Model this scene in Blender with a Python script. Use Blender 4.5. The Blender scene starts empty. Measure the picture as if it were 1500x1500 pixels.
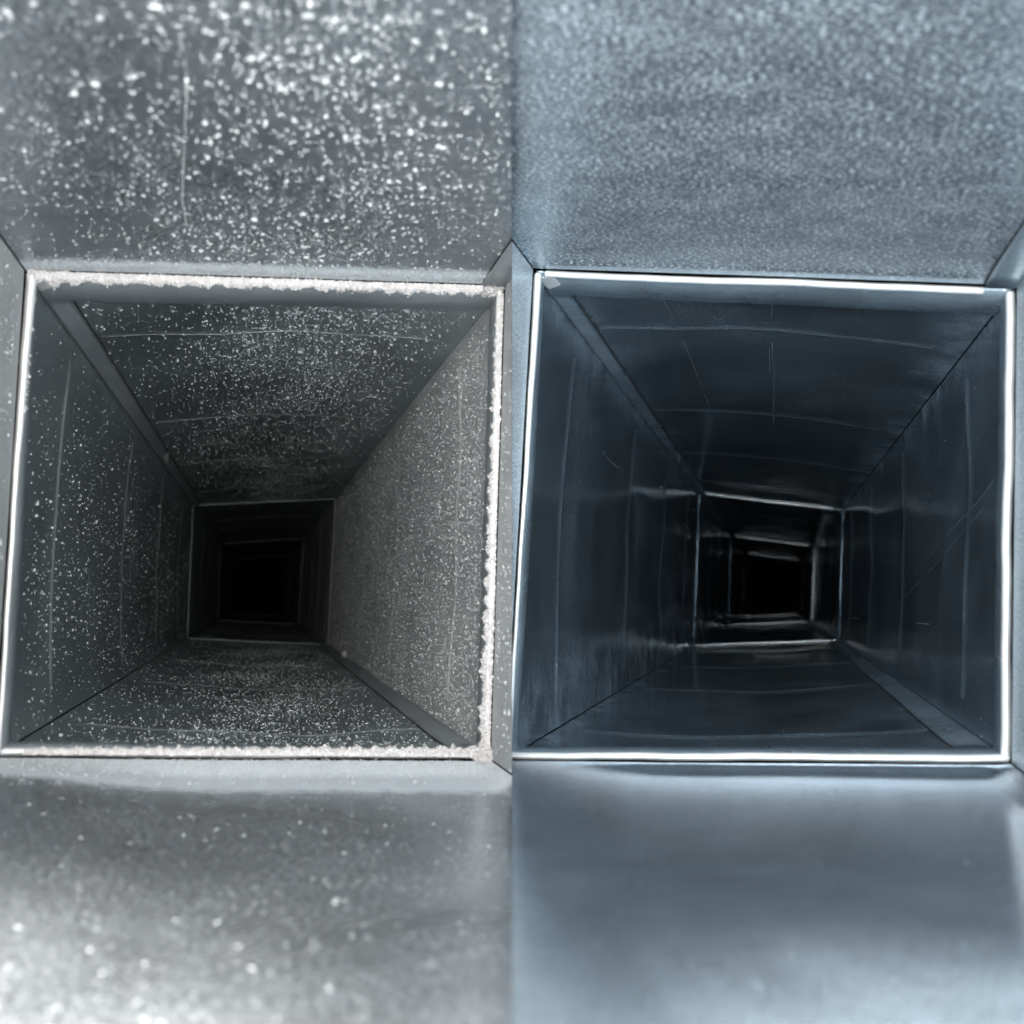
import bpy, bmesh, math, random
import numpy as np
from mathutils import Vector, Matrix

random.seed(4)
rng = np.random.default_rng(11)
scene = bpy.context.scene
col = scene.collection

# ------------------------------------------------------------------ camera
F = 1200.0            # focal length in photograph pixels (1500 wide)
PITCH = math.atan((873 - 750) / F)
cam_d = bpy.data.cameras.new('camera')
cam = bpy.data.objects.new('camera', cam_d)
col.objects.link(cam)
cam_d.sensor_width = 36
cam_d.lens = 36 * F / 1500
cam_d.clip_start = 0.005
cam_d.clip_end = 100
cam.location = (0, 0, 0)
cam.rotation_euler = (math.pi / 2 + PITCH, 0, 0)
cam_d.dof.use_dof = True
cam_d.dof.focus_distance = 0.85
cam_d.dof.aperture_fstop = 5.8
scene.camera = cam

# ------------------------------------------------------------------ world
w = bpy.data.worlds.new('World')
scene.world = w
w.use_nodes = True
w.node_tree.nodes['Background'].inputs[0].default_value = (0.55, 0.65, 0.75, 1)
w.node_tree.nodes['Background'].inputs[1].default_value = 0.0
scene.view_settings.view_transform = 'Standard'
scene.view_settings.look = 'None'
scene.view_settings.exposure = 0.25
scene.view_settings.gamma = 1
scene.cycles.max_bounces = 10
scene.cycles.glossy_bounces = 8
scene.cycles.diffuse_bounces = 4


def area(name, loc, target, sx, sy, power, color, spread=180):
    d = bpy.data.lights.new(name, 'AREA')
    d.shape = 'RECTANGLE'
    d.size, d.size_y = sx, sy
    d.energy = power
    d.color = color
    d.spread = math.radians(spread)
    o = bpy.data.objects.new(name, d)
    col.objects.link(o)
    o.location = loc
    v = Vector(target) - Vector(loc)
    o.rotation_euler = v.to_track_quat('-Z', 'Y').to_euler()
    return o


# daylight of the room, coming in at the open mouth behind the camera
area('mouth_light', (0, -0.05, 0.10), (0, 1, 0.08), 0.52, 0.26, 8.6, (1.0, 0.985, 0.96))
area('floor_fill', (-0.10, 0.0, 0.20), (-0.165, 0.165, -0.12), 0.09, 0.05, 1.5, (1.0, 0.99, 0.97), 46)  # added out of view for the bright patch on the near floor
area('floor_fill', (0.15, 0.0, 0.18), (0.14, 0.15, -0.12), 0.12, 0.05, 2.3, (1.0, 0.99, 0.97), 42)  # second added lamp, unseen, brightens the clean duct's near floor

# ------------------------------------------------------------------ materials


def nt_new(name):
    m = bpy.data.materials.new(name)
    m.use_nodes = True
    nt = m.node_tree
    return m, nt, nt.nodes['Principled BSDF']


def node(nt, typ, **kw):
    n = nt.nodes.new(typ)
    for k, v in kw.items():
        setattr(n, k, v)
    return n


def lk(nt, a, b):
    nt.links.new(a, b)


def noise(nt, vec, scale, detail=4, rough=0.55, dist=0.0):
    n = node(nt, 'ShaderNodeTexNoise')
    n.inputs['Scale'].default_value = scale
    n.inputs['Detail'].default_value = detail
    n.inputs['Roughness'].default_value = rough
    n.inputs['Distortion'].default_value = dist
    lk(nt, vec, n.inputs['Vector'])
    return n.outputs['Fac']


def mapping(nt, vec, scale):
    n = node(nt, 'ShaderNodeMapping')
    n.inputs['Scale'].default_value = scale
    lk(nt, vec, n.inputs['Vector'])
    return n.outputs['Vector']


def mrange(nt, val, a, b, c, d, smooth=False):
    n = node(nt, 'ShaderNodeMapRange')
    if smooth:
        n.interpolation_type = 'SMOOTHSTEP'
    n.inputs['From Min'].default_value = a
    n.inputs['From Max'].default_value = b
    n.inputs['To Min'].default_value = c
    n.inputs['To Max'].default_value = d
    lk(nt, val, n.inputs['Value'])
    return n.outputs['Result']


def math_(nt, op, a, b):
    n = node(nt, 'ShaderNodeMath', operation=op)
    for i, v in enumerate((a, b)):
        if isinstance(v, (int, float)):
            n.inputs[i].default_value = v
        else:
            lk(nt, v, n.inputs[i])
    return n.outputs[0]


def mix_col(nt, fac, a, b):
    n = node(nt, 'ShaderNodeMix', data_type='RGBA')
    if isinstance(fac, (int, float)):
        n.inputs[0].default_value = fac
    else:
        lk(nt, fac, n.inputs[0])
    for i, v in ((6, a), (7, b)):
        if isinstance(v, tuple):
            n.inputs[i].default_value = (*v, 1)
        else:
            lk(nt, v, n.inputs[i])
    return n.outputs[2]


def steel(name, base, rough=(0.2, 0.34), film=0.12, film_col=(0.3, 0.33, 0.35),
          bump=0.12, grain=1.0, patch=0.5, edge_wipe_glint=0.0, fleck=0.0, drift=None):
    """galvanised sheet: UV is (across the panel, along the duct) in metres"""
    m, nt, b = nt_new(name)
    uv = node(nt, 'ShaderNodeTexCoord').outputs['UV']
    fine = noise(nt, mapping(nt, uv, (1, 2.2, 1)), 520, 3, 0.6)
    rolled = noise(nt, mapping(nt, uv, (1, 9, 1)), 55, 4, 0.6)
    rolled2 = noise(nt, mapping(nt, uv, (1, 14, 1)), 9, 5, 0.65)
    cloud = noise(nt, uv, 7, 5, 0.6, 0.6)
    spangle = node(nt, 'ShaderNodeTexVoronoi', feature='F1')
    spangle.inputs['Scale'].default_value = 330
    lk(nt, mapping(nt, uv, (1, 1.6, 1)), spangle.inputs['Vector'])
    spc = node(nt, 'ShaderNodeSeparateColor')
    lk(nt, spangle.outputs['Color'], spc.inputs[0])
    # metal tone
    tone = mix_col(nt, mrange(nt, cloud, 0.3, 0.7, 0, 1), tuple(c * 0.8 for c in base), tuple(min(1, c * 1.15) for c in base))
    tone = mix_col(nt, mrange(nt, rolled2, 0.35, 0.75, 0, 0.45), tone, tuple(c * 0.55 for c in base))
    # thin dull film (oxide and residual dust), patchy
    ff = mrange(nt, cloud, 0.35, 0.72, film * (1 - patch), film * (1 + patch))
    ff = math_(nt, 'MULTIPLY', ff, mrange(nt, fine, 0.3, 0.7, 1 - 0.9 * min(1, grain), 1 + 0.9 * grain))
    ff = math_(nt, 'MULTIPLY', ff, mrange(nt, rolled, 0.3, 0.7, 0.82, 1.18))
    if edge_wipe_glint > 0:  # pale smears along the panel edges, with seam glints painted in
        sep = node(nt, 'ShaderNodeSeparateXYZ')
        lk(nt, uv, sep.inputs[0])
        d0 = mrange(nt, sep.outputs[0], 0.0, 0.045, edge_wipe_glint, 0, True)
        wn = math_(nt, 'MULTIPLY', d0, mrange(nt, noise(nt, uv, 22, 6, 0.7), 0.42, 0.68, 0, 1))
        ff = math_(nt, 'ADD', ff, wn)
        d1 = mrange(nt, sep.outputs[0], 0.295, 0.350, 0, edge_wipe_glint, True)
        wn = math_(nt, 'MULTIPLY', d1, mrange(nt, noise(nt, mapping(nt, uv, (1, 1.2, 1)), 14, 6, 0.7), 0.40, 0.66, 0, 1))
        ff = math_(nt, 'ADD', ff, wn)
    if fleck > 0:                               # zinc bloom flecks and painted glints, drawn out across the sheet
        fl = noise(nt, mapping(nt, uv, (1, 3.6, 1)), 330, 3, 0.6)
        fl2 = noise(nt, mapping(nt, uv, (1, 2.0, 1)), 28, 3, 0.6)
        th = math_(nt, 'ADD', fl, math_(nt, 'MULTIPLY', fl2, 0.14))
        ff = math_(nt, 'ADD', ff, mrange(nt, th, 0.59, 0.73, 0, fleck, True))
    if drift:                                   # dust banked up against the joint, with the lint's reflection painted in
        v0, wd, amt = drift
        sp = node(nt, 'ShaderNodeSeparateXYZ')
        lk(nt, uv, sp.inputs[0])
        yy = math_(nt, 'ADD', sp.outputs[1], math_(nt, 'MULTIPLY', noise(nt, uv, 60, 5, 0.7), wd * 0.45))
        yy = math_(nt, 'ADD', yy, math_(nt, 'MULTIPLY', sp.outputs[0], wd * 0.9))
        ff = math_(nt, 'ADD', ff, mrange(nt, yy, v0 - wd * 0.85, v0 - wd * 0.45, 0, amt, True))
    film_bsdf = node(nt, 'ShaderNodeBsdfDiffuse')
    film_bsdf.inputs['Color'].default_value = (*film_col, 1)
    lk(nt, tone, b.inputs['Base Color'])
    b.inputs['Metallic'].default_value = 1.0
    lk(nt, mrange(nt, cloud, 0.3, 0.7, rough[1], rough[0]), b.inputs['Roughness'])
    b.inputs['Anisotropic'].default_value = 0.3
    h = math_(nt, 'MULTIPLY', spc.outputs[0], 0.5)
    h = math_(nt, 'ADD', h, fine)
    h = math_(nt, 'ADD', h, math_(nt, 'MULTIPLY', rolled, 0.9))
    bp = node(nt, 'ShaderNodeBump')
    bp.inputs['Strength'].default_value = bump
    bp.inputs['Distance'].default_value = 0.0012
    lk(nt, h, bp.inputs['Height'])
    lk(nt, bp.outputs[0], b.inputs['Normal'])
    mx = node(nt, 'ShaderNodeMixShader')
    cl = node(nt, 'ShaderNodeClamp')
    lk(nt, ff, cl.inputs[0])
    lk(nt, cl.outputs[0], mx.inputs[0])
    lk(nt, b.outputs[0], mx.inputs[1])
    lk(nt, film_bsdf.outputs[0], mx.inputs[2])
    lk(nt, mx.outputs[0], nt.nodes['Material Output'].inputs['Surface'])
    return m


def plain(name, base, rough, metallic=0.0, mottled=0.0, scale=300):
    m, nt, b = nt_new(name)
    b.inputs['Roughness'].default_value = rough
    b.inputs['Metallic'].default_value = metallic
    geo = node(nt, 'ShaderNodeTexCoord').outputs['Object']
    n = noise(nt, geo, scale, 4, 0.6)
    lk(nt, mix_col(nt, mrange(nt, n, 0.3, 0.7, 0, 1), tuple(c * (1 - mottled) for c in base), base), b.inputs['Base Color'])
    return m


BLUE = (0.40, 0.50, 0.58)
GREY = (0.38, 0.42, 0.45)
M = {
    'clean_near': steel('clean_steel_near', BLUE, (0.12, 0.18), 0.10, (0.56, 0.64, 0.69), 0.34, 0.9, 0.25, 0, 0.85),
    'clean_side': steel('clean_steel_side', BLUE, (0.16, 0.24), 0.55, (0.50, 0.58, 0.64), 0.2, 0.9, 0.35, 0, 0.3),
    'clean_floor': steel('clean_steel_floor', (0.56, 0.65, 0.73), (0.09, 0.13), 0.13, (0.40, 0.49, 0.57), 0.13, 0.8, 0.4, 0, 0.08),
    'clean': steel('clean_steel', BLUE, (0.06, 0.21), 0.19, (0.27, 0.35, 0.41), 0.06, 0.9, 0.5, 0.42, 0.20),
    'deep_hem': steel('worn_hem_steel', (0.85, 0.88, 0.9), (0.16, 0.24), 0.12, (0.6, 0.6, 0.6), 0.03, 0.2, 0.5),
    'crest_clean': steel('bead_crest_steel', (0.6, 0.66, 0.7), (0.25, 0.35), 0.45, (0.30, 0.37, 0.43), 0.03, 0.9, 0.9),
    'crest_dusty': steel('dusty_bead_crest', (0.6, 0.6, 0.6), (0.35, 0.45), 0.8, (0.60, 0.60, 0.59), 0.03, 0.5, 0.6),
    'clean_trim': steel('clean_trim_steel', (0.55, 0.63, 0.69), (0.2, 0.3), 0.5, (0.30, 0.38, 0.44), 0.05, 0.3, 0.3),
    'clean_hem': steel('bright_hem_steel', (0.9, 0.93, 0.95), (0.3, 0.4), 0.6, (0.90, 0.92, 0.93), 0.03, 0.2, 0.2),
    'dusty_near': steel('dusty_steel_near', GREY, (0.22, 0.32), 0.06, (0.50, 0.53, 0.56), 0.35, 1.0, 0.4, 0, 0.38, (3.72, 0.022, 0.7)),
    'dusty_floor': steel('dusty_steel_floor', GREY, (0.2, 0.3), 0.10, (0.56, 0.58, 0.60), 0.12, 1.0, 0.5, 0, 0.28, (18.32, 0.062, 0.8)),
    'dusty': steel('dusty_steel', GREY, (0.26, 0.38), 0.30, (0.26, 0.30, 0.30), 0.15, 1.0, 0.6, 0.35, 0.25),
    'dusty_heavy': steel('heavily_dusted_steel', GREY, (0.4, 0.5), 0.66, (0.42, 0.42, 0.41), 0.2, 0.5, 0.3, 0.3, 0.2),
    'dusty_trim': steel('dusty_trim_steel', (0.45, 0.48, 0.5), (0.35, 0.45), 0.55, (0.36, 0.38, 0.39), 0.08, 0.4, 0.3),
    'dusty_hem': steel('dusty_hem_steel', (0.85, 0.85, 0.85), (0.35, 0.45), 0.6, (0.74, 0.73, 0.71), 0.05, 0.3, 0.2),
    'end': plain('end_darkness_black', (0.012, 0.012, 0.013), 1.0, 0, 0.3, 20),  # black of the added plate that stands for darkness
    'dust': plain('pale_dust', (0.55, 0.56, 0.555), 0.95, 0, 0.35, 500),
    'lint': plain('pink_grey_lint', (0.74, 0.705, 0.69), 1.0, 0, 0.28, 260),
    'scratch': plain('bare_scratch', (0.40, 0.47, 0.52), 0.4, 0.6, 0.2, 900),
    'zinc': plain('bright_cut_zinc', (0.9, 0.93, 0.95), 0.35, 0.7, 0.1, 200),
    'fibre': plain('pale_fibre', (0.75, 0.74, 0.72), 0.8, 0, 0.1, 200),
    'shadow_line': plain('painted_shadow_black', (0.02, 0.02, 0.022), 0.9, 0, 0.3, 200),  # near-black for the painted shadow lines
}

# ------------------------------------------------------------------ helpers


def tag(o, label=None, cat=None, group=None, kind=None):
    for k, v in (('label', label), ('category', cat), ('group', group), ('kind', kind)):
        if v:
            o[k] = v
    return o


def empty(name, parent=None, loc=(0, 0, 0)):
    o = bpy.data.objects.new(name, None)
    col.objects.link(o)
    o.empty_display_size = 0.05
    if parent:
        o.parent = parent
    o.location = loc
    return o


def mesh_obj(name, verts, faces, mat, parent=None, uvs=None, smooth=True, clip=0, off=(0, 0, 0)):
    """verts (n,3) array; clip = -1/+1 keeps only x<0 / x>0 (the two ducts meet on the plane x = 0)"""
    me = bpy.data.meshes.new(name)
    v = np.asarray(verts, dtype=float) - np.asarray(off)
    if isinstance(faces, np.ndarray):
        n, k = faces.shape
        me.vertices.add(len(v))
        me.vertices.foreach_set('co', v.ravel().astype(np.float32))
        me.loops.add(n * k)
        me.loops.foreach_set('vertex_index', faces.ravel().astype(np.int32))
        me.polygons.add(n)
        me.polygons.foreach_set('loop_start', np.arange(0, n * k, k, dtype=np.int32))
        me.polygons.foreach_set('loop_total', np.full(n, k, dtype=np.int32))
        me.update(calc_edges=True)
    else:
        me.from_pydata([tuple(p) for p in v], [], faces)
    if uvs is not None:
        uvl = me.uv_layers.new(name='UVMap')
        li = np.empty(len(me.loops), dtype=np.int32)
        me.loops.foreach_get('vertex_index', li)
        uvl.data.foreach_set('uv', np.asarray(uvs, dtype=np.float32)[li].ravel())
    if clip:
        bm = bmesh.new()
        bm.from_mesh(me)
        g = bm.verts[:] + bm.edges[:] + bm.faces[:]
        bmesh.ops.bisect_plane(bm, geom=g, plane_co=(clip * 0.00004 - off[0], 0, 0), plane_no=(-clip, 0, 0), clear_outer=True)
        bm.to_mesh(me)
        bm.free()
    me.validate()
    me.polygons.foreach_set('use_smooth', np.full(len(me.polygons), smooth))
    me.materials.append(mat)
    o = bpy.data.objects.new(name, me)
    col.objects.link(o)
    if parent:
        o.parent = parent
    o.location = off
    return o


T1 = 0.62
Rcam = Matrix.Rotation(PITCH, 3, 'X')


def ray(px, py):
    """direction (world) through a point of the photograph, used only to measure the ducts"""
    v = Vector(((px - 750) / F, 1.0, -(py - 750) / F))
    return Rcam @ v


JOINTS = [0.03, 1.0, 3.45, 5.95, 8.4, 10.9]
BEADS = [[0.20, 0.78], [1.25, 1.85, 2.45, 3.08], [3.7, 4.3, 4.9, 5.55], [6.2, 6.8, 7.4, 8.0], [8.7, 9.3, 9.9, 10.5]]


class Duct:
    """walls: 0 top, 1 right, 2 bottom, 3 left;  s runs along the wall, t along the duct"""

    def __init__(self, vp, corners, side, seed, bulge):
        a = ray(*vp)
        a.normalize()
        self.a = np.array(a)
        self.r = np.cross(self.a, (0, 0, 1))
        self.r /= np.linalg.norm(self.r)
        self.u = np.cross(self.r, self.a)
        self.side = side
        self.seed = seed
        self.bulge = bulge
        self.c = []
        for p in corners:                      # TL TR BR BL
            d = np.array(ray(*p))
            P = d * (T1 / d.dot(self.a))
            self.c.append(np.array((P.dot(self.r), P.dot(self.u))))
        self.order = [(0, 1), (1, 2), (3, 2), (0, 3)]
        self.inw = []
        cen = sum(self.c) / 4
        for i, j in self.order:
            e = self.c[j] - self.c[i]
            n = np.array((-e[1], e[0])) / np.linalg.norm(e)
            if n.dot(cen - self.c[i]) < 0:
                n = -n
            self.inw.append(n)

    def length(self, wall):
        i, j = self.order[wall]
        return np.linalg.norm(self.c[j] - self.c[i])

    def depth(self, wall, s, t, bead=True):
        """inward displacement of the sheet (negative = bulging outward)"""
        r = np.random.default_rng(self.seed * 10 + wall)
        d = np.zeros(np.broadcast(s, t).shape)
        e = np.clip(np.sin(np.pi * np.clip(s, 0, 1)), 0, 1)
        k = np.ones_like(d)
        for J in JOINTS[1:]:
            x = (t - J) * T1
            Lb = 0.085
            if J == 1.0 and wall == 2:
                Lb = np.where(x < 0, 0.013, 0.085)
            if J == 1.0 and wall == 0:
                Lb = np.where(x < 0, 0.020, 0.085)
                d += 0.0013 * np.exp(-((x + 0.0135) / 0.0032) ** 2) * np.clip((s - 0.03) / 0.02, 0, 1) * np.clip((0.94 - s) / 0.02, 0, 1)  # added lip, shaped to catch light like the hem's reflection
            k = k * (1 - np.exp(-(x / Lb) ** 2))
        prof = e ** 0.8
        if wall == 2:
            def sm(x):
                x = np.clip(x, 0, 1); return x * x * (3 - 2 * x)
            pn = sm(s / 0.38) * sm((1 - s) / 0.035)
            wn = sm((1.06 - t) / 0.08)
            prof = prof * (1 - wn) + pn * wn
        if wall == 0:
            wn = np.clip((1.03 - t) / 0.06, 0, 1)
            prof = prof * (1 - wn) + np.clip(e * 3.5, 0, 1) ** 0.8 * wn * 0.3
        d -= self.bulge[wall] * prof * k
        kn = np.where(t < 1, 0.18, 1.0)
        for q in range(9):                     # oil-canning
            ks = r.uniform(0.5, 3.0); kt = r.uniform(0.8, 7.0); ph = r.uniform(0, 6.28, 2)
            d += kn * 0.00055 * e ** 0.6 * (0.25 + 0.75 * k) * np.sin(ks * 6.28 * s + ph[0]) * np.sin(kt * t * 1.3 + ph[1])
        ex = e ** 0.6 * k * np.clip((t - 1) / 0.2, 0, 1)
        for q in range(6):                     # fine rolling ripples across the sheet
            kt = r.uniform(14, 46); ks = r.uniform(0.1, 1.6); ph = r.uniform(0, 6.28, 2)
            d += ex * 0.00006 * np.sin(kt * t + 2 * np.sin(ks * 6.28 * s + ph[0]) + ph[1])
        if bead:
            for L in BEADS:
                for b in L:
                    if b < 1 and wall != 0:
                        continue
                    jit = r.uniform(-0.01, 0.01)
                    x = (t - b - jit * 0) * T1
                    ends = np.clip((s - 0.05) / 0.03, 0, 1) * np.clip((0.95 - s) / 0.03, 0, 1)
                    d += ends * (0.0005 if b < 1 else 0.0013) * np.exp(-(x / (0.004 if b < 1 else 0.0019)) ** 2)
                    # the sheet folds slightly at each bead
                    d += e * 0.0004 * np.exp(-np.abs(x) / 0.05) * k
        return d

    def at(self, wall, s, t, h=0.0, bead=True):
        s = np.asarray(s, float); t = np.asarray(t, float)
        s, t = np.broadcast_arrays(s, t)
        i, j = self.order[wall]
        d = self.depth(wall, s, t, bead) + h
        c = self.c[i][None, :] * (1 - s.ravel()[:, None]) + self.c[j][None, :] * s.ravel()[:, None]
        c = c + self.inw[wall][None, :] * np.ravel(d)[:, None]
        return (t.ravel()[:, None] * T1) * self.a + c[:, :1] * self.r + c[:, 1:] * self.u

    def st(self, wall, px, py):
        """where a sight line meets a wall, as (s, t)"""
        d = np.array(ray(px, py))
        i, j = self.order[wall]
        n = self.inw[wall]
        q = np.array((d.dot(self.r), d.dot(self.u)))
        k = n.dot(self.c[i]) / n.dot(q)
        e = self.c[j] - self.c[i]
        P = q * k
        return (P - self.c[i]).dot(e) / e.dot(e), d.dot(self.a) * k / T1

    def nin(self, wall):
        n = self.inw[wall]
        return n[0] * self.r + n[1] * self.u

    def clipv(self, t0):
        return self.side if t0 < 1.02 else 0

    def patch(self, name, wall, s0, s1, ts, ns, h, mat, parent, clip=0, bead=True, close=0.0):
        ss = np.linspace(s0, s1, ns)
        S, Tt = np.meshgrid(ss, ts)
        v = self.at(wall, S, Tt, h, bead)
        Lw = self.length(wall)
        # texture runs from the corner whose seam shows wipes and painted glints, so mirror per wall
        uv = np.stack((S.ravel() * Lw, Tt.ravel() * T1 + wall * 7.3 + self.seed * 3.1), 1)
        nt_, n = len(ts), ns
        idx = np.arange(nt_ * n).reshape(nt_, n)
        f = np.stack((idx[:-1, :-1].ravel(), idx[:-1, 1:].ravel(), idx[1:, 1:].ravel(), idx[1:, :-1].ravel()), 1)
        if close > 0:                           # fold the long edges back to the sheet below
            v2 = self.at(wall, S, Tt, h - close, bead)
            m = len(v)
            v = np.vstack((v, v2))
            uv = np.vstack((uv, uv))
            def strip(a):
                return np.stack((a[:-1], a[1:], a[1:] + m, a[:-1] + m), 1)
            f = np.vstack((f, strip(idx[0]), strip(idx[-1]), strip(idx[:, 0]), strip(idx[:, -1])))
        return mesh_obj(name, v, f, mat, parent, uv, True, clip)

    def sweep(self, name, wall, s0, s1, prof, tj, mat, parent, ns=60, clip=0, wob=0.0, taper=None):
        """prof: list of (axial metres, inward metres) swept along the wall"""
        ss = np.linspace(s0, s1, ns)
        prof = np.array(prof)
        S = np.repeat(ss, len(prof)); A = np.tile(prof[:, 0], ns); H = np.tile(prof[:, 1], ns)
        r = np.random.default_rng(self.seed * 100 + wall + int(tj * 10))
        ph = r.uniform(0, 6.28, 4)
        wv = wob * (np.sin(S * 9 + ph[0]) + 0.6 * np.sin(S * 23 + ph[1]) + 0.3 * np.sin(S * 57 + ph[2]))
        base = self.at(wall, S, np.full_like(S, tj), 0.0, False)
        if taper:
            sc = taper(S)
            A = A * sc; H = H * sc
        v = base + (A + wv * 0.5)[:, None] * self.a + (H + wv)[:, None] * self.nin(wall)
        n = len(prof)
        idx = np.arange(ns * n).reshape(ns, n)
        f = np.stack((idx[:-1, :-1].ravel(), idx[1:, :-1].ravel(), idx[1:, 1:].ravel(), idx[:-1, 1:].ravel()), 1)
        faces = [tuple(q) for q in f]
        faces.append(tuple(idx[0][::-1])); faces.append(tuple(idx[-1]))
        uv = np.stack((S * self.length(wall), A + tj), 1)
        return mesh_obj(name, v, faces, mat, parent, uv, True, clip)


LEFT = Duct((378, 873), [(38, 398), (738, 420), (717, 1112), (-8, 1108)], -1, 1, [0.010, 0.006, 0.009, 0.008])
RIGHT = Duct((1137, 873), [(783, 396), (1487, 421), (1479, 1117), (742, 1112)], 1, 2, [0.010, 0.005, 0.009, 0.008])


def t_samples(k):
    a = JOINTS[k]; b = JOINTS[k + 1]
    t0 = a + (0.0 if k == 0 else 0.002)
    t1 = b - 0.0070
    ts = set(np.linspace(t0, t1, 26 if k == 0 else (150 if k == 1 else 60)).round(5))
    for bd in BEADS[k]:
        for x in (-14, -8, -5, -3.5, -2.5, -1.7, -1, -0.4, 0.2, 0.8, 1.4, 2.1, 3, 4, 6, 10, 16):
            tt = bd + x * 0.001 / T1
            if t0 < tt < t1:
                ts.add(round(tt, 5))
    for x in (0.0015, 0.003, 0.004, 0.006, 0.008, 0.01, 0.0125, 0.015, 0.02, 0.026, 0.035, 0.05, 0.07, 0.1, 0.15):
        ts.add(round(t1 - x, 5)); ts.add(round(t0 + x, 5))
    return np.array(sorted(ts))


WALLN = ['top_panel', 'side_panel', 'bottom_panel', 'side_panel']


def build_duct(D, label, near_side, near_floor, near, mats_far, trim, hem):
    root = empty(('dusty' if D is LEFT else 'clean') + '_metal_duct')
    tag(root, label, 'air duct', 'square sheet metal air ducts')
    secs = []
    for k in range(len(JOINTS) - 1):
        sec = empty('duct_section', root)
        secs.append(sec)
        ts = t_samples(k)
        for wl in range(4):
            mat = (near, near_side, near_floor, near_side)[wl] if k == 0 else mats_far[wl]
            Lw = D.length(wl)
            g = 0.0008 / Lw
            g0 = g1 = g
            if D is LEFT and k > 0:              # this corner is packed with dust
                if wl == 0:
                    g1 = g * 0.15
                if wl == 1:
                    g0 = g * 0.15
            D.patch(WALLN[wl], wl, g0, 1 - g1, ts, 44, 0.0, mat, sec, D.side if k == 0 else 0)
        # lock seam strips lying along two opposite corners
        if k == 0:
            tt = np.linspace(ts[0], ts[-1], 30)
            D.patch('corner_seam', 0, 0.945, 0.9985, tt, 6, 0.0024, trim, sec, D.side, False, 0.0024)
            D.patch('seam_shadow', 0, 0.9405, 0.9445, tt, 3, 0.0004, M['shadow_line'], sec, D.side, False)  # dark strip painting the shadow along the seam strip
        else:
            tt = np.linspace(JOINTS[k] + 0.06, JOINTS[k + 1] - 0.012, 60)
            D.patch('corner_seam', 0, 0.0015, 0.052, tt, 6, 0.0024, trim, sec, 0, False, 0.0024)
            D.patch('corner_seam', 2, 0.935, 0.9985, tt, 6, 0.0024, trim, sec, 0, False, 0.0024)
            if k < 3:  # dark strips painting the shadow beside both seam strips
                D.patch('seam_shadow', 0, 0.0524, 0.0562, tt, 3, 0.0012, M['shadow_line'], sec, 0, False)
                D.patch('seam_shadow', 2, 0.9300, 0.9346, tt, 3, 0.0012, M['shadow_line'], sec, 0, False)
        if 0 < k < 3:
            for b in BEADS[k]:
                hw = (0.0006 + 0.0002 * (b > 2)) * (1.9 if D is LEFT else 0.6)
                for wl in range(4):
                    hv = hw * (0.6 if (D is LEFT and wl in (1, 3)) else 1.0) / T1
                    D.patch('bead_crest', wl, 0.075, 0.925, np.array([b - hv, b, b + hv]), 50, 0.00035 if D is LEFT else 0.00022,
                            M['crest_dusty'] if D is LEFT else M['crest_clean'], sec, 0)
    # joints: folded slip with a rounded hem facing the mouth and a flat band behind it
    for k in range(1, len(JOINTS) - 1):
        J = JOINTS[k]
        jt = empty('slip_joint', root)
        for wl in range(4):
            hs = 1.0
            s0, s1 = ((0.03, 0.945), (0.012, 0.992), (0.012, 0.998), (0.010, 0.995))[wl]
            R, Q = 0.0024, 0.0030
            bh = 0.0028
            if wl in (1, 3):
                R, Q = 0.0024, 0.0030
            if wl == 2:
                R, Q, bh = 0.0023, 0.0030, 0.0046
            if k > 1:
                R, Q, bh = 0.0012, 0.0016, 0.0022
            prof = [(0.0016 - Q * 0.3, 0.0)]
            for q in range(13):
                a = math.pi * (-0.5 + q / 12)
                prof.append((-math.cos(a) * Q, R + 0.0008 + math.sin(a) * R))
            prof.append((Q, 2 * R * 0.85)); prof.append((Q * 1.3, 0.0022))
            if k == 1 or wl in (0, 2) or (k == 3 and wl == 1):
              D.sweep('hem', wl, s0, s1, prof, J, hem if k == 1 else (trim if D is LEFT else M['deep_hem']), jt, 70, 0 if k > 1 else D.side, 0.00025, (lambda q: np.clip(1.2 - 1.1 * q, 0.6, 2)) if (wl == 3 and k == 1) else None)
            bw = (0.050, 0.030, 0.030, 0.022)[wl]
            p2 = [(0.0020, 0.0), (0.0022, bh * 0.7), (bw * 0.5, bh), (bw - 0.001, bh + 0.0002), (bw, bh - 0.0006), (bw, 0.0005)]
            D.sweep('band', wl, 0.004, 0.996, p2, J, mats_far[wl] if k > 1 and (wl in (1, 3) or D is LEFT) else trim, jt, 60, 0 if k > 1 else D.side, 0.00018)
            if wl == 0 and k < 4:
                D.patch('band_shadow', wl, 0.01, 0.99, np.linspace(J + (bw + 0.0003) / T1, J + (bw + 0.0024) / T1, 3), 50, 0.0003, M['shadow_line'], jt, 0, False)  # dark strip painting the shadow line behind the band
    # black plate added to stand for the dark further along the duct
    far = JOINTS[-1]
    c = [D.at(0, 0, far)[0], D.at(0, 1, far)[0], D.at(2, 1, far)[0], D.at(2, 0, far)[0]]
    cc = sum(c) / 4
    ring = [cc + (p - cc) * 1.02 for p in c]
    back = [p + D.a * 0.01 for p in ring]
    mesh_obj('end_darkness', np.array(ring + back), [(0, 1, 2, 3), (7, 6, 5, 4), (0, 4, 5, 1), (1, 5, 6, 2), (2, 6, 7, 3), (3, 7, 4, 0)],
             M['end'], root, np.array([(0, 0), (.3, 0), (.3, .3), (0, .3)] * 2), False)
    return root, secs


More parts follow.
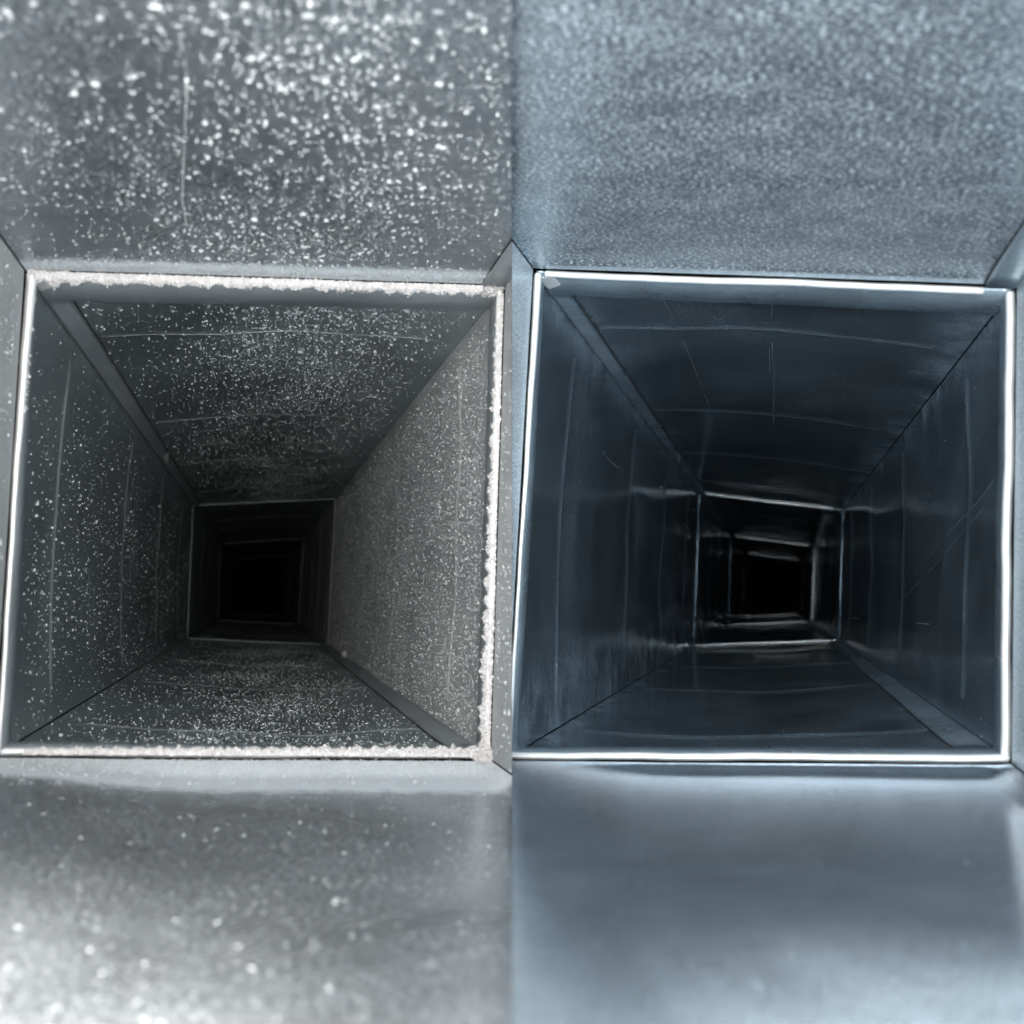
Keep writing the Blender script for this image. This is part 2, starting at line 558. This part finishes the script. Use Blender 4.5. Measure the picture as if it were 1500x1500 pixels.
dusty_root, dsec = build_duct(LEFT, 'left grey galvanised duct with walls speckled all over in pale dust', M['dusty_heavy'], M['dusty_floor'], M['dusty_near'],
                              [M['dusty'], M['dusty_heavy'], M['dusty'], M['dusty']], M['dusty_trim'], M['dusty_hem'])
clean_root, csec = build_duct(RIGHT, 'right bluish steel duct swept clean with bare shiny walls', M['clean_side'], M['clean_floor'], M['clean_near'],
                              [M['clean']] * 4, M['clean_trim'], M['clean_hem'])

# ------------------------------------------------------------------ dust


def dome_template(rings, seg):
    v = [(0, 0, 1.0)]
    for i in range(1, rings + 1):
        a = (i / rings) * math.pi / 2 * 1.08
        for j in range(seg):
            b = 2 * math.pi * (j + 0.5 * (i % 2)) / seg
            v.append((math.sin(a) * math.cos(b), math.sin(a) * math.sin(b), math.cos(a)))
    f = [(0, 1 + j, 1 + (j + 1) % seg) for j in range(seg)]
    for i in range(1, rings):
        o0 = 1 + (i - 1) * seg; o1 = 1 + i * seg
        for j in range(seg):
            j2 = (j + 1) % seg
            f.append((o0 + j, o1 + j, o1 + j2)); f.append((o0 + j, o1 + j2, o0 + j2))
    return np.array(v), np.array(f)


def specks(D, wall, s, t, rad, tmpl, tall):
    n = len(s)
    if n == 0:
        return np.zeros((0, 3)), np.zeros((0, 3), int)
    P = D.at(wall, s, t, -0.0001)
    N = D.nin(wall)
    A = D.a
    B = np.cross(A, N)
    tv, tf = tmpl
    ang = rng.uniform(0, 6.28, n)
    st = np.exp(rng.normal(0, 0.32, n))
    V = tv[None, :, :] * (1 + rng.normal(0, 0.30, (n, len(tv), 1)))
    x = V[:, :, 0] * (rad * st)[:, None]
    y = V[:, :, 1] * (rad / st)[:, None]
    z = V[:, :, 2] * (rad * tall * rng.uniform(0.5, 1.4, n))[:, None]
    ca, sa = np.cos(ang)[:, None], np.sin(ang)[:, None]
    X = x * ca - y * sa
    Y = x * sa + y * ca
    W = P[:, None, :] + X[..., None] * A + Y[..., None] * B + z[..., None] * N
    F_ = tf[None] + (np.arange(n) * len(tv))[:, None, None]
    return W.reshape(-1, 3), F_.reshape(-1, 3)


def lowfreq(s, t, seed, k=6):
    r = np.random.default_rng(seed)
    v = np.zeros_like(s)
    for _ in range(k):
        v += np.sin(r.uniform(2, 16) * s + r.uniform(0, 6)) * np.sin(r.uniform(2, 16) * t + r.uniform(0, 6))
    return 1 / (1 + np.exp(-v * 1.2))


def dens(wall, s, t):
    e0 = np.clip(s / 0.10, 0, 1); e1 = np.clip((1 - s) / 0.08, 0, 1)
    lf = 0.45 + 0.8 * lowfreq(s, t, 50 + wall)
    if wall == 0:
        d = (0.3 + 1.1 * np.exp(-((s - 0.6) / 0.3) ** 2)) * np.where(t < 1, 1, 1.0) * np.clip(e1 * 1.0, 0.15, 1)
        d = d * np.where(t > 1, np.clip((t - 1.06) / 0.06, 0, 1), 1)
    elif wall == 1:
        d = 2.3 * np.clip(e0, 0.2, 1) * np.clip((t - 1.06) / 0.08, 0.1, 1)
        d = np.where(t < 1, 0.7, d)
    elif wall == 2:
        d = (0.2 + 0.8 * np.exp(-((s - 0.58) / 0.3) ** 2)) * e1
        d = np.where(t < 1, 0.50, d * 1.1)
    else:
        d = 0.42 * np.exp(-((s - 0.6) / 0.4) ** 2) * np.clip((t - 1.03) / 0.15, 0, 1)
        d = np.where(t < 1, 0.5, d)
    return d * lf


big, mid, tiny = dome_template(3, 7), dome_template(2, 6), dome_template(1, 5)
DUST_NAMES = ['ceiling_dust', 'side_dust', 'floor_dust', 'side_dust']
DUST_LAB = {
    (0, 0): 'coarse white dust specks on the ceiling of the nearest dusty duct section',
    (1, 0): 'dust specks on the narrow right wall sliver before the first joint of the dusty duct',
    (2, 0): 'blurred pale dust specks on the near floor of the dusty duct',
    (3, 0): 'dust specks on the narrow left wall sliver before the first joint of the dusty duct',
    (0, 1): 'fine hanging dust specks on the dusty duct ceiling past the first joint',
    (1, 1): 'dense grey dust specks covering the right wall of the dusty duct past the joint',
    (2, 1): 'fine dust specks on the dusty duct floor past the first joint',
    (3, 1): 'scattered dust specks on the dark left wall of the dusty duct past the joint',
}
for wl in range(4):
    for part_, (ta, tb, cnt) in enumerate(((0.22, 0.985, 36000), (1.04, 3.42, 105000))):
        n = cnt if wl != 1 else int(cnt * 1.6)
        s = rng.uniform(0.006, 0.994, n); t = rng.uniform(ta, tb, n)
        if part_ == 1:
            t = ta + (tb - ta) * rng.uniform(0, 1, n) ** 1.15
        keep = rng.uniform(0, 1.6, n) < dens(wl, s, t)
        s, t = s[keep], t[keep]
        rad = np.exp(rng.normal(math.log((0.00030 if wl == 2 else 0.00038) if part_ == 0 else 0.00031), 0.52, len(s)))
        rad = np.clip(rad, 0.00018, 0.0017 if wl != 2 else 0.0011)
        if wl == 1:
            rad *= 0.95
        if wl == 2 and part_ == 0:
            rad *= 0.85
        VV, FF, off = [], [], 0
        for sel, tm in ((rad > 0.0009, big), ((rad <= 0.0009) & (rad > 0.0004), mid), (rad <= 0.0004, tiny)):
            v, f = specks(LEFT, wl, s[sel], t[sel], rad[sel], tm, 1.15 if part_ else (0.4 if wl == 2 else 0.8))
            VV.append(v); FF.append(f + off); off += len(v)
        V = np.vstack(VV); Fc = np.vstack(FF)
        # keep only specks on the dusty duct's side of the divider
        ok = (V[Fc][:, :, 0] < -0.0005).all(axis=1)
        Fc = Fc[ok]
        o = mesh_obj(DUST_NAMES[wl], V, Fc, M['dust'], None, None, True)
        tag(o, DUST_LAB[(wl, part_)], 'dust', None, 'stuff')
    # sparse dust in the darker third section
s_all = []
VV, FF, off = [], [], 0
for wl in range(4):
    n = 2600
    s = rng.uniform(0.02, 0.98, n); t = rng.uniform(3.5, 5.9, n)
    v, f = specks(LEFT, wl, s, t, np.exp(rng.normal(math.log(0.0007), 0.4, n)), tiny, 1.1)
    VV.append(v); FF.append(f + off); off += len(v)
tag(mesh_obj('deep_dust', np.vstack(VV), np.vstack(FF), M['dust']), 'faint dust specks deep in the dark third section of the dusty duct', 'dust', None, 'stuff')
# few residual grains in the clean duct
VV, FF, off = [], [], 0
for wl in range(4):
    n = 3000
    s = rng.uniform(0.02, 0.98, n); t = rng.uniform(0.45, 2.8, n)
    v, f = specks(RIGHT, wl, s, t, np.exp(rng.normal(math.log(0.00025), 0.35, n)), tiny, 0.6)
    VV.append(v); FF.append(f + off); off += len(v)
V = np.vstack(VV); Fc = np.vstack(FF)
Fc = Fc[(V[Fc][:, :, 0] > 0.0005).all(axis=1)]
tag(mesh_obj('residual_dust', V, Fc, M['dust']), 'tiny residual grains left on the walls of the clean duct', 'dust', None, 'stuff')

# ------------------------------------------------------------------ lint along the first joint


def clump_cloud(centres, radii, tmpl_v, tmpl_f):
    n = len(centres)
    V = tmpl_v[None] * (1 + rng.normal(0, 0.25, (n, len(tmpl_v), 1)))
    q = rng.normal(0, 1, (n, 3, 3))
    q, _ = np.linalg.qr(q)
    V = np.einsum('nij,nkj->nki', q, V) * radii[:, None, None] + centres[:, None, :]
    Fq = tmpl_f[None] + (np.arange(n) * len(tmpl_v))[:, None, None]
    return V.reshape(-1, 3), Fq.reshape(-1, 3)


def ico():
    bm = bmesh.new()
    bmesh.ops.create_icosphere(bm, subdivisions=1, radius=1)
    v = np.array([tuple(x.co) for x in bm.verts]); f = np.array([[q.index for q in p.verts] for p in bm.faces])
    bm.free()
    return v, f


ICO = ico()


def lint(wall, s0, s1, n_cl, n_fib, h0, h1, ax0, ax1, label, thick=1.0, tj=1.0, bias=1.0, name='lint_fringe', x_clip=True, taper=None):
    D = LEFT
    n_cl = int(n_cl * (1.7 if thick >= 1 else 0.8))
    s = rng.uniform(s0, s1, n_cl)
    lump = 0.8 + 0.25 * (lowfreq(s * 26, s * 0 + 1.3, 77 + wall, 9))
    lump = lump * (0.7 + 0.6 * lowfreq(s * 12, s * 0 + 0.3, 7 + wall, 5))
    if taper:
        lump = lump * taper(s)
    u1 = rng.uniform(0, 1, n_cl) ** 1.3 * np.exp(rng.normal(0, 0.13, n_cl))
    H = h0 + (h1 - h0) * u1 * lump
    A = rng.uniform(ax0, ax1, n_cl) if ax1 - ax0 < 0.02 else ax1 - (ax1 - ax0) * np.minimum(1, np.abs(rng.normal(0, 0.36, n_cl)) * (0.5 + lowfreq(s * 14, s * 0 + 0.7, 17 + wall, 5)))
    P = D.at(wall, s, np.full(n_cl, tj), 0, False) + A[:, None] * D.a + H[:, None] * D.nin(wall)
    rad = np.exp(rng.normal(math.log(0.00042), 0.35, n_cl)) * thick
    V1, F1 = clump_cloud(P, rad, *ICO)
    # fibres: thin three-sided curved threads
    m = n_fib
    s = rng.uniform(s0, s1, m)
    lump = 0.6 + 0.6 * lowfreq(s * 26, s * 0 + 1.3, 77 + wall, 9)
    base = D.at(wall, s, np.full(m, tj), 0, False) + rng.uniform(ax0, ax1, m)[:, None] * D.a + (h0 + (h1 - h0) * 0.7 * rng.uniform(0, 1, m) * lump)[:, None] * D.nin(wall)
    d = rng.normal(0, 1, (m, 3)) + 0.9 * D.nin(wall)
    d /= np.linalg.norm(d, axis=1)[:, None]
    bend = rng.normal(0, 1, (m, 3)) * 0.6
    Ln = 0.0006 + rng.exponential(0.0010, m) * thick
    K = 4
    e1 = np.cross(d, D.a + 0.1); e1 /= np.linalg.norm(e1, axis=1)[:, None]
    e2 = np.cross(d, e1)
    rings = []
    for k in range(K):
        x = k / (K - 1)
        c = base + d * (Ln * x)[:, None] + bend * (Ln * x * x)[:, None]
        rr = 0.00009 * (1 - 0.5 * x)
        for q in range(3):
            aa = q * 2.094
            rings.append(c + rr * (math.cos(aa) * e1 + math.sin(aa) * e2))
    V2 = np.stack(rings, 1)          # m, K*3, 3
    ff = []
    for k in range(K - 1):
        for q in range(3):
            a0 = k * 3 + q; a1 = k * 3 + (q + 1) % 3
            ff += [(a0, a1, a1 + 3), (a0, a1 + 3, a0 + 3)]
    F2 = np.array(ff)[None] + (np.arange(m) * K * 3)[:, None, None]
    V = np.vstack((V1, V2.reshape(-1, 3)))
    Fa = np.vstack((F1, F2.reshape(-1, 3) + len(V1)))
    if x_clip:
        Fa = Fa[(V[Fa][:, :, 0] < -0.0005).all(axis=1)]
    o = mesh_obj(name, V, Fa, M['lint'] if thick >= 1 else M['dust'], None, None, True)
    tag(o, label, 'lint', 'lint caught on the first joint', 'stuff')
    return o


lint(0, 0.025, 0.945, 17000, 2600, 0.0010, 0.0066, -0.0042, 0.0015, 'furry pinkish lint along the top edge of the first dusty joint')
lint(0, 0.025, 0.955, 5000, 400, 0.0, 0.0011, -0.034, -0.0065, 'flat pale dust bank on the ceiling just before the top joint edge', 0.75, name='dust_bank')
lint(1, 0.02, 0.985, 15000, 2200, 0.0010, 0.0074, -0.0040, 0.0020, 'furry lint hanging from the right edge of the first dusty joint', taper=lambda s: 0.6 + 0.55 * s)
lint(2, 0.05, 0.99, 17000, 2600, 0.0022, 0.0080, -0.0042, 0.0030, 'furry pinkish lint along the bottom edge of the first dusty joint', taper=lambda s: 0.45 + 0.6 * s)
lint(2, 0.02, 0.99, 6000, 200, 0.0, 0.0012, -0.085, -0.010, 'soft pale dust drift on the floor before the bottom joint edge', 0.75, name='dust_drift')
lint(3, 0.01, 0.30, 700, 90, 0.001, 0.0055, 0.0, 0.0035, 'thin lint on the upper left edge of the first dusty joint')
lint(0, 0.005, 0.08, 1500, 260, 0.0, 0.007, -0.004, 0.004, 'clump of lint in the top left corner of the first dusty joint', name='lint_clump')
lint(0, 0.95, 0.995, 700, 160, 0.0, 0.006, -0.006, 0.010, 'clump of lint in the top right corner of the first dusty joint', name='lint_clump')
lint(2, 0.96, 0.998, 900, 160, 0.0, 0.008, -0.010, 0.004, 'clump of lint in the bottom right corner of the first dusty joint', name='lint_clump')

# ------------------------------------------------------------------ small things


def tube(name, pts, rad, mat, parent=None, seg=6, flat=1.0, up=(0, 0, 1)):
    pts = [np.array(p, float) for p in pts]
    V = []
    n = len(pts)
    for i, p in enumerate(pts):
        tdir = pts[min(i + 1, n - 1)] - pts[max(i - 1, 0)]
        tdir /= np.linalg.norm(tdir)
        e2 = np.array(up, float) - tdir * np.dot(up, tdir); e2 /= np.linalg.norm(e2)
        e1 = np.cross(tdir, e2)
        r = rad(i / (n - 1)) if callable(rad) else rad
        for q in range(seg):
            a = 2 * math.pi * q / seg
            V.append(p + r * (math.cos(a) * e1 + flat * math.sin(a) * e2))
    Fc = []
    for i in range(n - 1):
        for q in range(seg):
            q2 = (q + 1) % seg
            Fc.append((i * seg + q, i * seg + q2, (i + 1) * seg + q2, (i + 1) * seg + q))
    Fc.append(tuple(range(seg))[::-1]); Fc.append(tuple((n - 1) * seg + q for q in range(seg)))
    return mesh_obj(name, np.array(V), Fc, mat, parent)


def wall_line(D, wall, pix, h=0.0003, n=24):
    """a line on a wall through measured points"""
    st = np.array([D.st(wall, *p) for p in pix])
    q = np.linspace(0, len(st) - 1, n)
    s = np.interp(q, range(len(st)), st[:, 0]); t = np.interp(q, range(len(st)), st[:, 1])
    return D.at(wall, s, t, h)


# long fibre on the near ceiling of the dusty duct
fp = wall_line(LEFT, 0, [(274, 122), (273, 160), (270, 230), (267, 300), (270, 312), (273, 332)], 0.0009, 40)
fo = tube('hanging_fibre', fp, lambda x: 0.00018 + 0.0005 * max(0, 1 - x * 7), M['fibre'], None, 6)
tag(fo, 'long thin pale fibre clinging to the near ceiling of the dusty duct', 'fibre')

# scratches scored into the clean duct's sheets
SC = [(1, [(1325, 850), (1390, 770), (1448, 705)], 0.00030), (1, [(1318, 875), (1375, 812), (1430, 745)], 0.0002),
      (1, [(1338, 912), (1356, 914)], 0.0010), (1, [(1334, 908), (1335, 916)], 0.0003), 
      (3, [(892, 661), (894, 666)], 0.0006), (3, [(896, 670), (905, 679), (914, 686)], 0.0007), (3, [(918, 684), (918, 692)], 0.0004),
      (0, [(1129, 518), (1131, 570), (1132, 640)], 0.00035), (0, [(1125, 525), (1126, 560)], 0.00025), (0, [(1132, 440), (1128, 480)], 0.0002),
      (0, [(965, 430), (980, 465), (989, 490)], 0.00025), (0, [(1000, 510), (1020, 560), (1040, 610)], 0.0003),
      (1, [(1242, 905), (1256, 906)], 0.0010), (3, [(1007, 768), (1015, 776)], 0.0012)]
for wl, pix, r in SC:
    o = tube('scratch', wall_line(RIGHT, wl, pix, 0.00002, 10), r * 0.7, M['scratch'], csec[1], 5, 0.25,
             tuple(RIGHT.nin(wl)))

# bent tabs where lock seams end (small bright cut metal)


def tab(D, wall, quad, lift, name, parent, mat):
    """a small bent plate with thickness whose foot lies on the wall"""
    P = []
    for (px, py), h in zip(quad, lift):
        s, t = D.st(wall, px, py)
        P.append(D.at(wall, s, t, h)[0])
    P = np.array(P)
    n = np.cross(P[1] - P[0], P[2] - P[0]); n /= np.linalg.norm(n)
    V = np.vstack((P, P + n * 0.0008))
    k = len(P)
    Fc = [tuple(range(k))[::-1], tuple(range(k, 2 * k))] + [(i, (i + 1) % k, (i + 1) % k + k, i + k) for i in range(k)]
    return mesh_obj(name, V, Fc, mat, parent, np.array([(0.01 * i, 0.01) for i in range(2 * k)]), False)


tab(RIGHT, 0, [(787, 400), (813, 402), (822, 411), (806, 417), (795, 409)], [0.0035, 0.0035, 0.004, 0.004, 0.004], 'corner_tab', csec[1], M['clean_hem'])
tab(LEFT, 0, [(42, 402), (66, 404), (76, 413), (60, 419), (50, 411)], [0.0035, 0.0035, 0.004, 0.004, 0.004], 'corner_tab', dsec[1], M['dusty_hem'])
tab(RIGHT, 0, [(991, 661), (997, 668), (996, 679), (994, 678)], [0.003, 0.003, 0.008, 0.003], 'bent_tab', csec[1], M['zinc'])
tab(RIGHT, 0, [(979, 668), (983, 675), (982, 680)], [0.003, 0.003, 0.003], 'bent_tab', csec[1], M['zinc'])
tab(RIGHT, 2, [(1262, 966), (1264, 965), (1268, 982), (1265, 980)], [0.003, 0.005, 0.003, 0.003], 'bent_tab', csec[1], M['zinc'])
tab(RIGHT, 2, [(1275, 966), (1277, 968), (1279, 974)], [0.003, 0.004, 0.003], 'bent_tab', csec[1], M['zinc'])
tab(LEFT, 0, [(240, 668), (248, 661), (246, 673), (242, 676)], [0.003, 0.003, 0.007, 0.004], 'bent_tab', dsec[1], M['dusty_hem'])
# hooked wire ends lying by the bottom right corner of both first joints
for D, dx, m, lab in ((RIGHT, 757.5, M['zinc'], 'short hooked metal wire in the bottom right corner of the clean duct joint'),
                      (LEFT, 0, M['dusty_hem'], 'short hooked metal wire in the bottom right corner of the dusty duct joint')):
    pp = wall_line(D, 2, [(681 + dx, 1087), (688 + dx, 1084), (697 + dx, 1081), (699 + dx, 1083), (693 + dx, 1087)], 0.004, 16)
    tag(tube('hooked_wire', pp, 0.0006, m, None, 6), lab, 'wire')
# tuft of lint at the floor seam
for (px, py, wl, r, lab) in ((507, 962, 1, 0.004, 'round lint tuft stuck on the lower right seam of the dusty duct'),):
    s, t = LEFT.st(wl, px, py)
    c = LEFT.at(wl, min(s, 0.98), t, 0.003)[0]
    n = 260
    P = c + rng.normal(0, r * 0.55, (n, 3))
    V, Fc = clump_cloud(P, np.full(n, 0.0011), *ICO)
    tag(mesh_obj('lint_tuft', V, Fc, M['lint']), lab, 'lint', None, 'stuff')
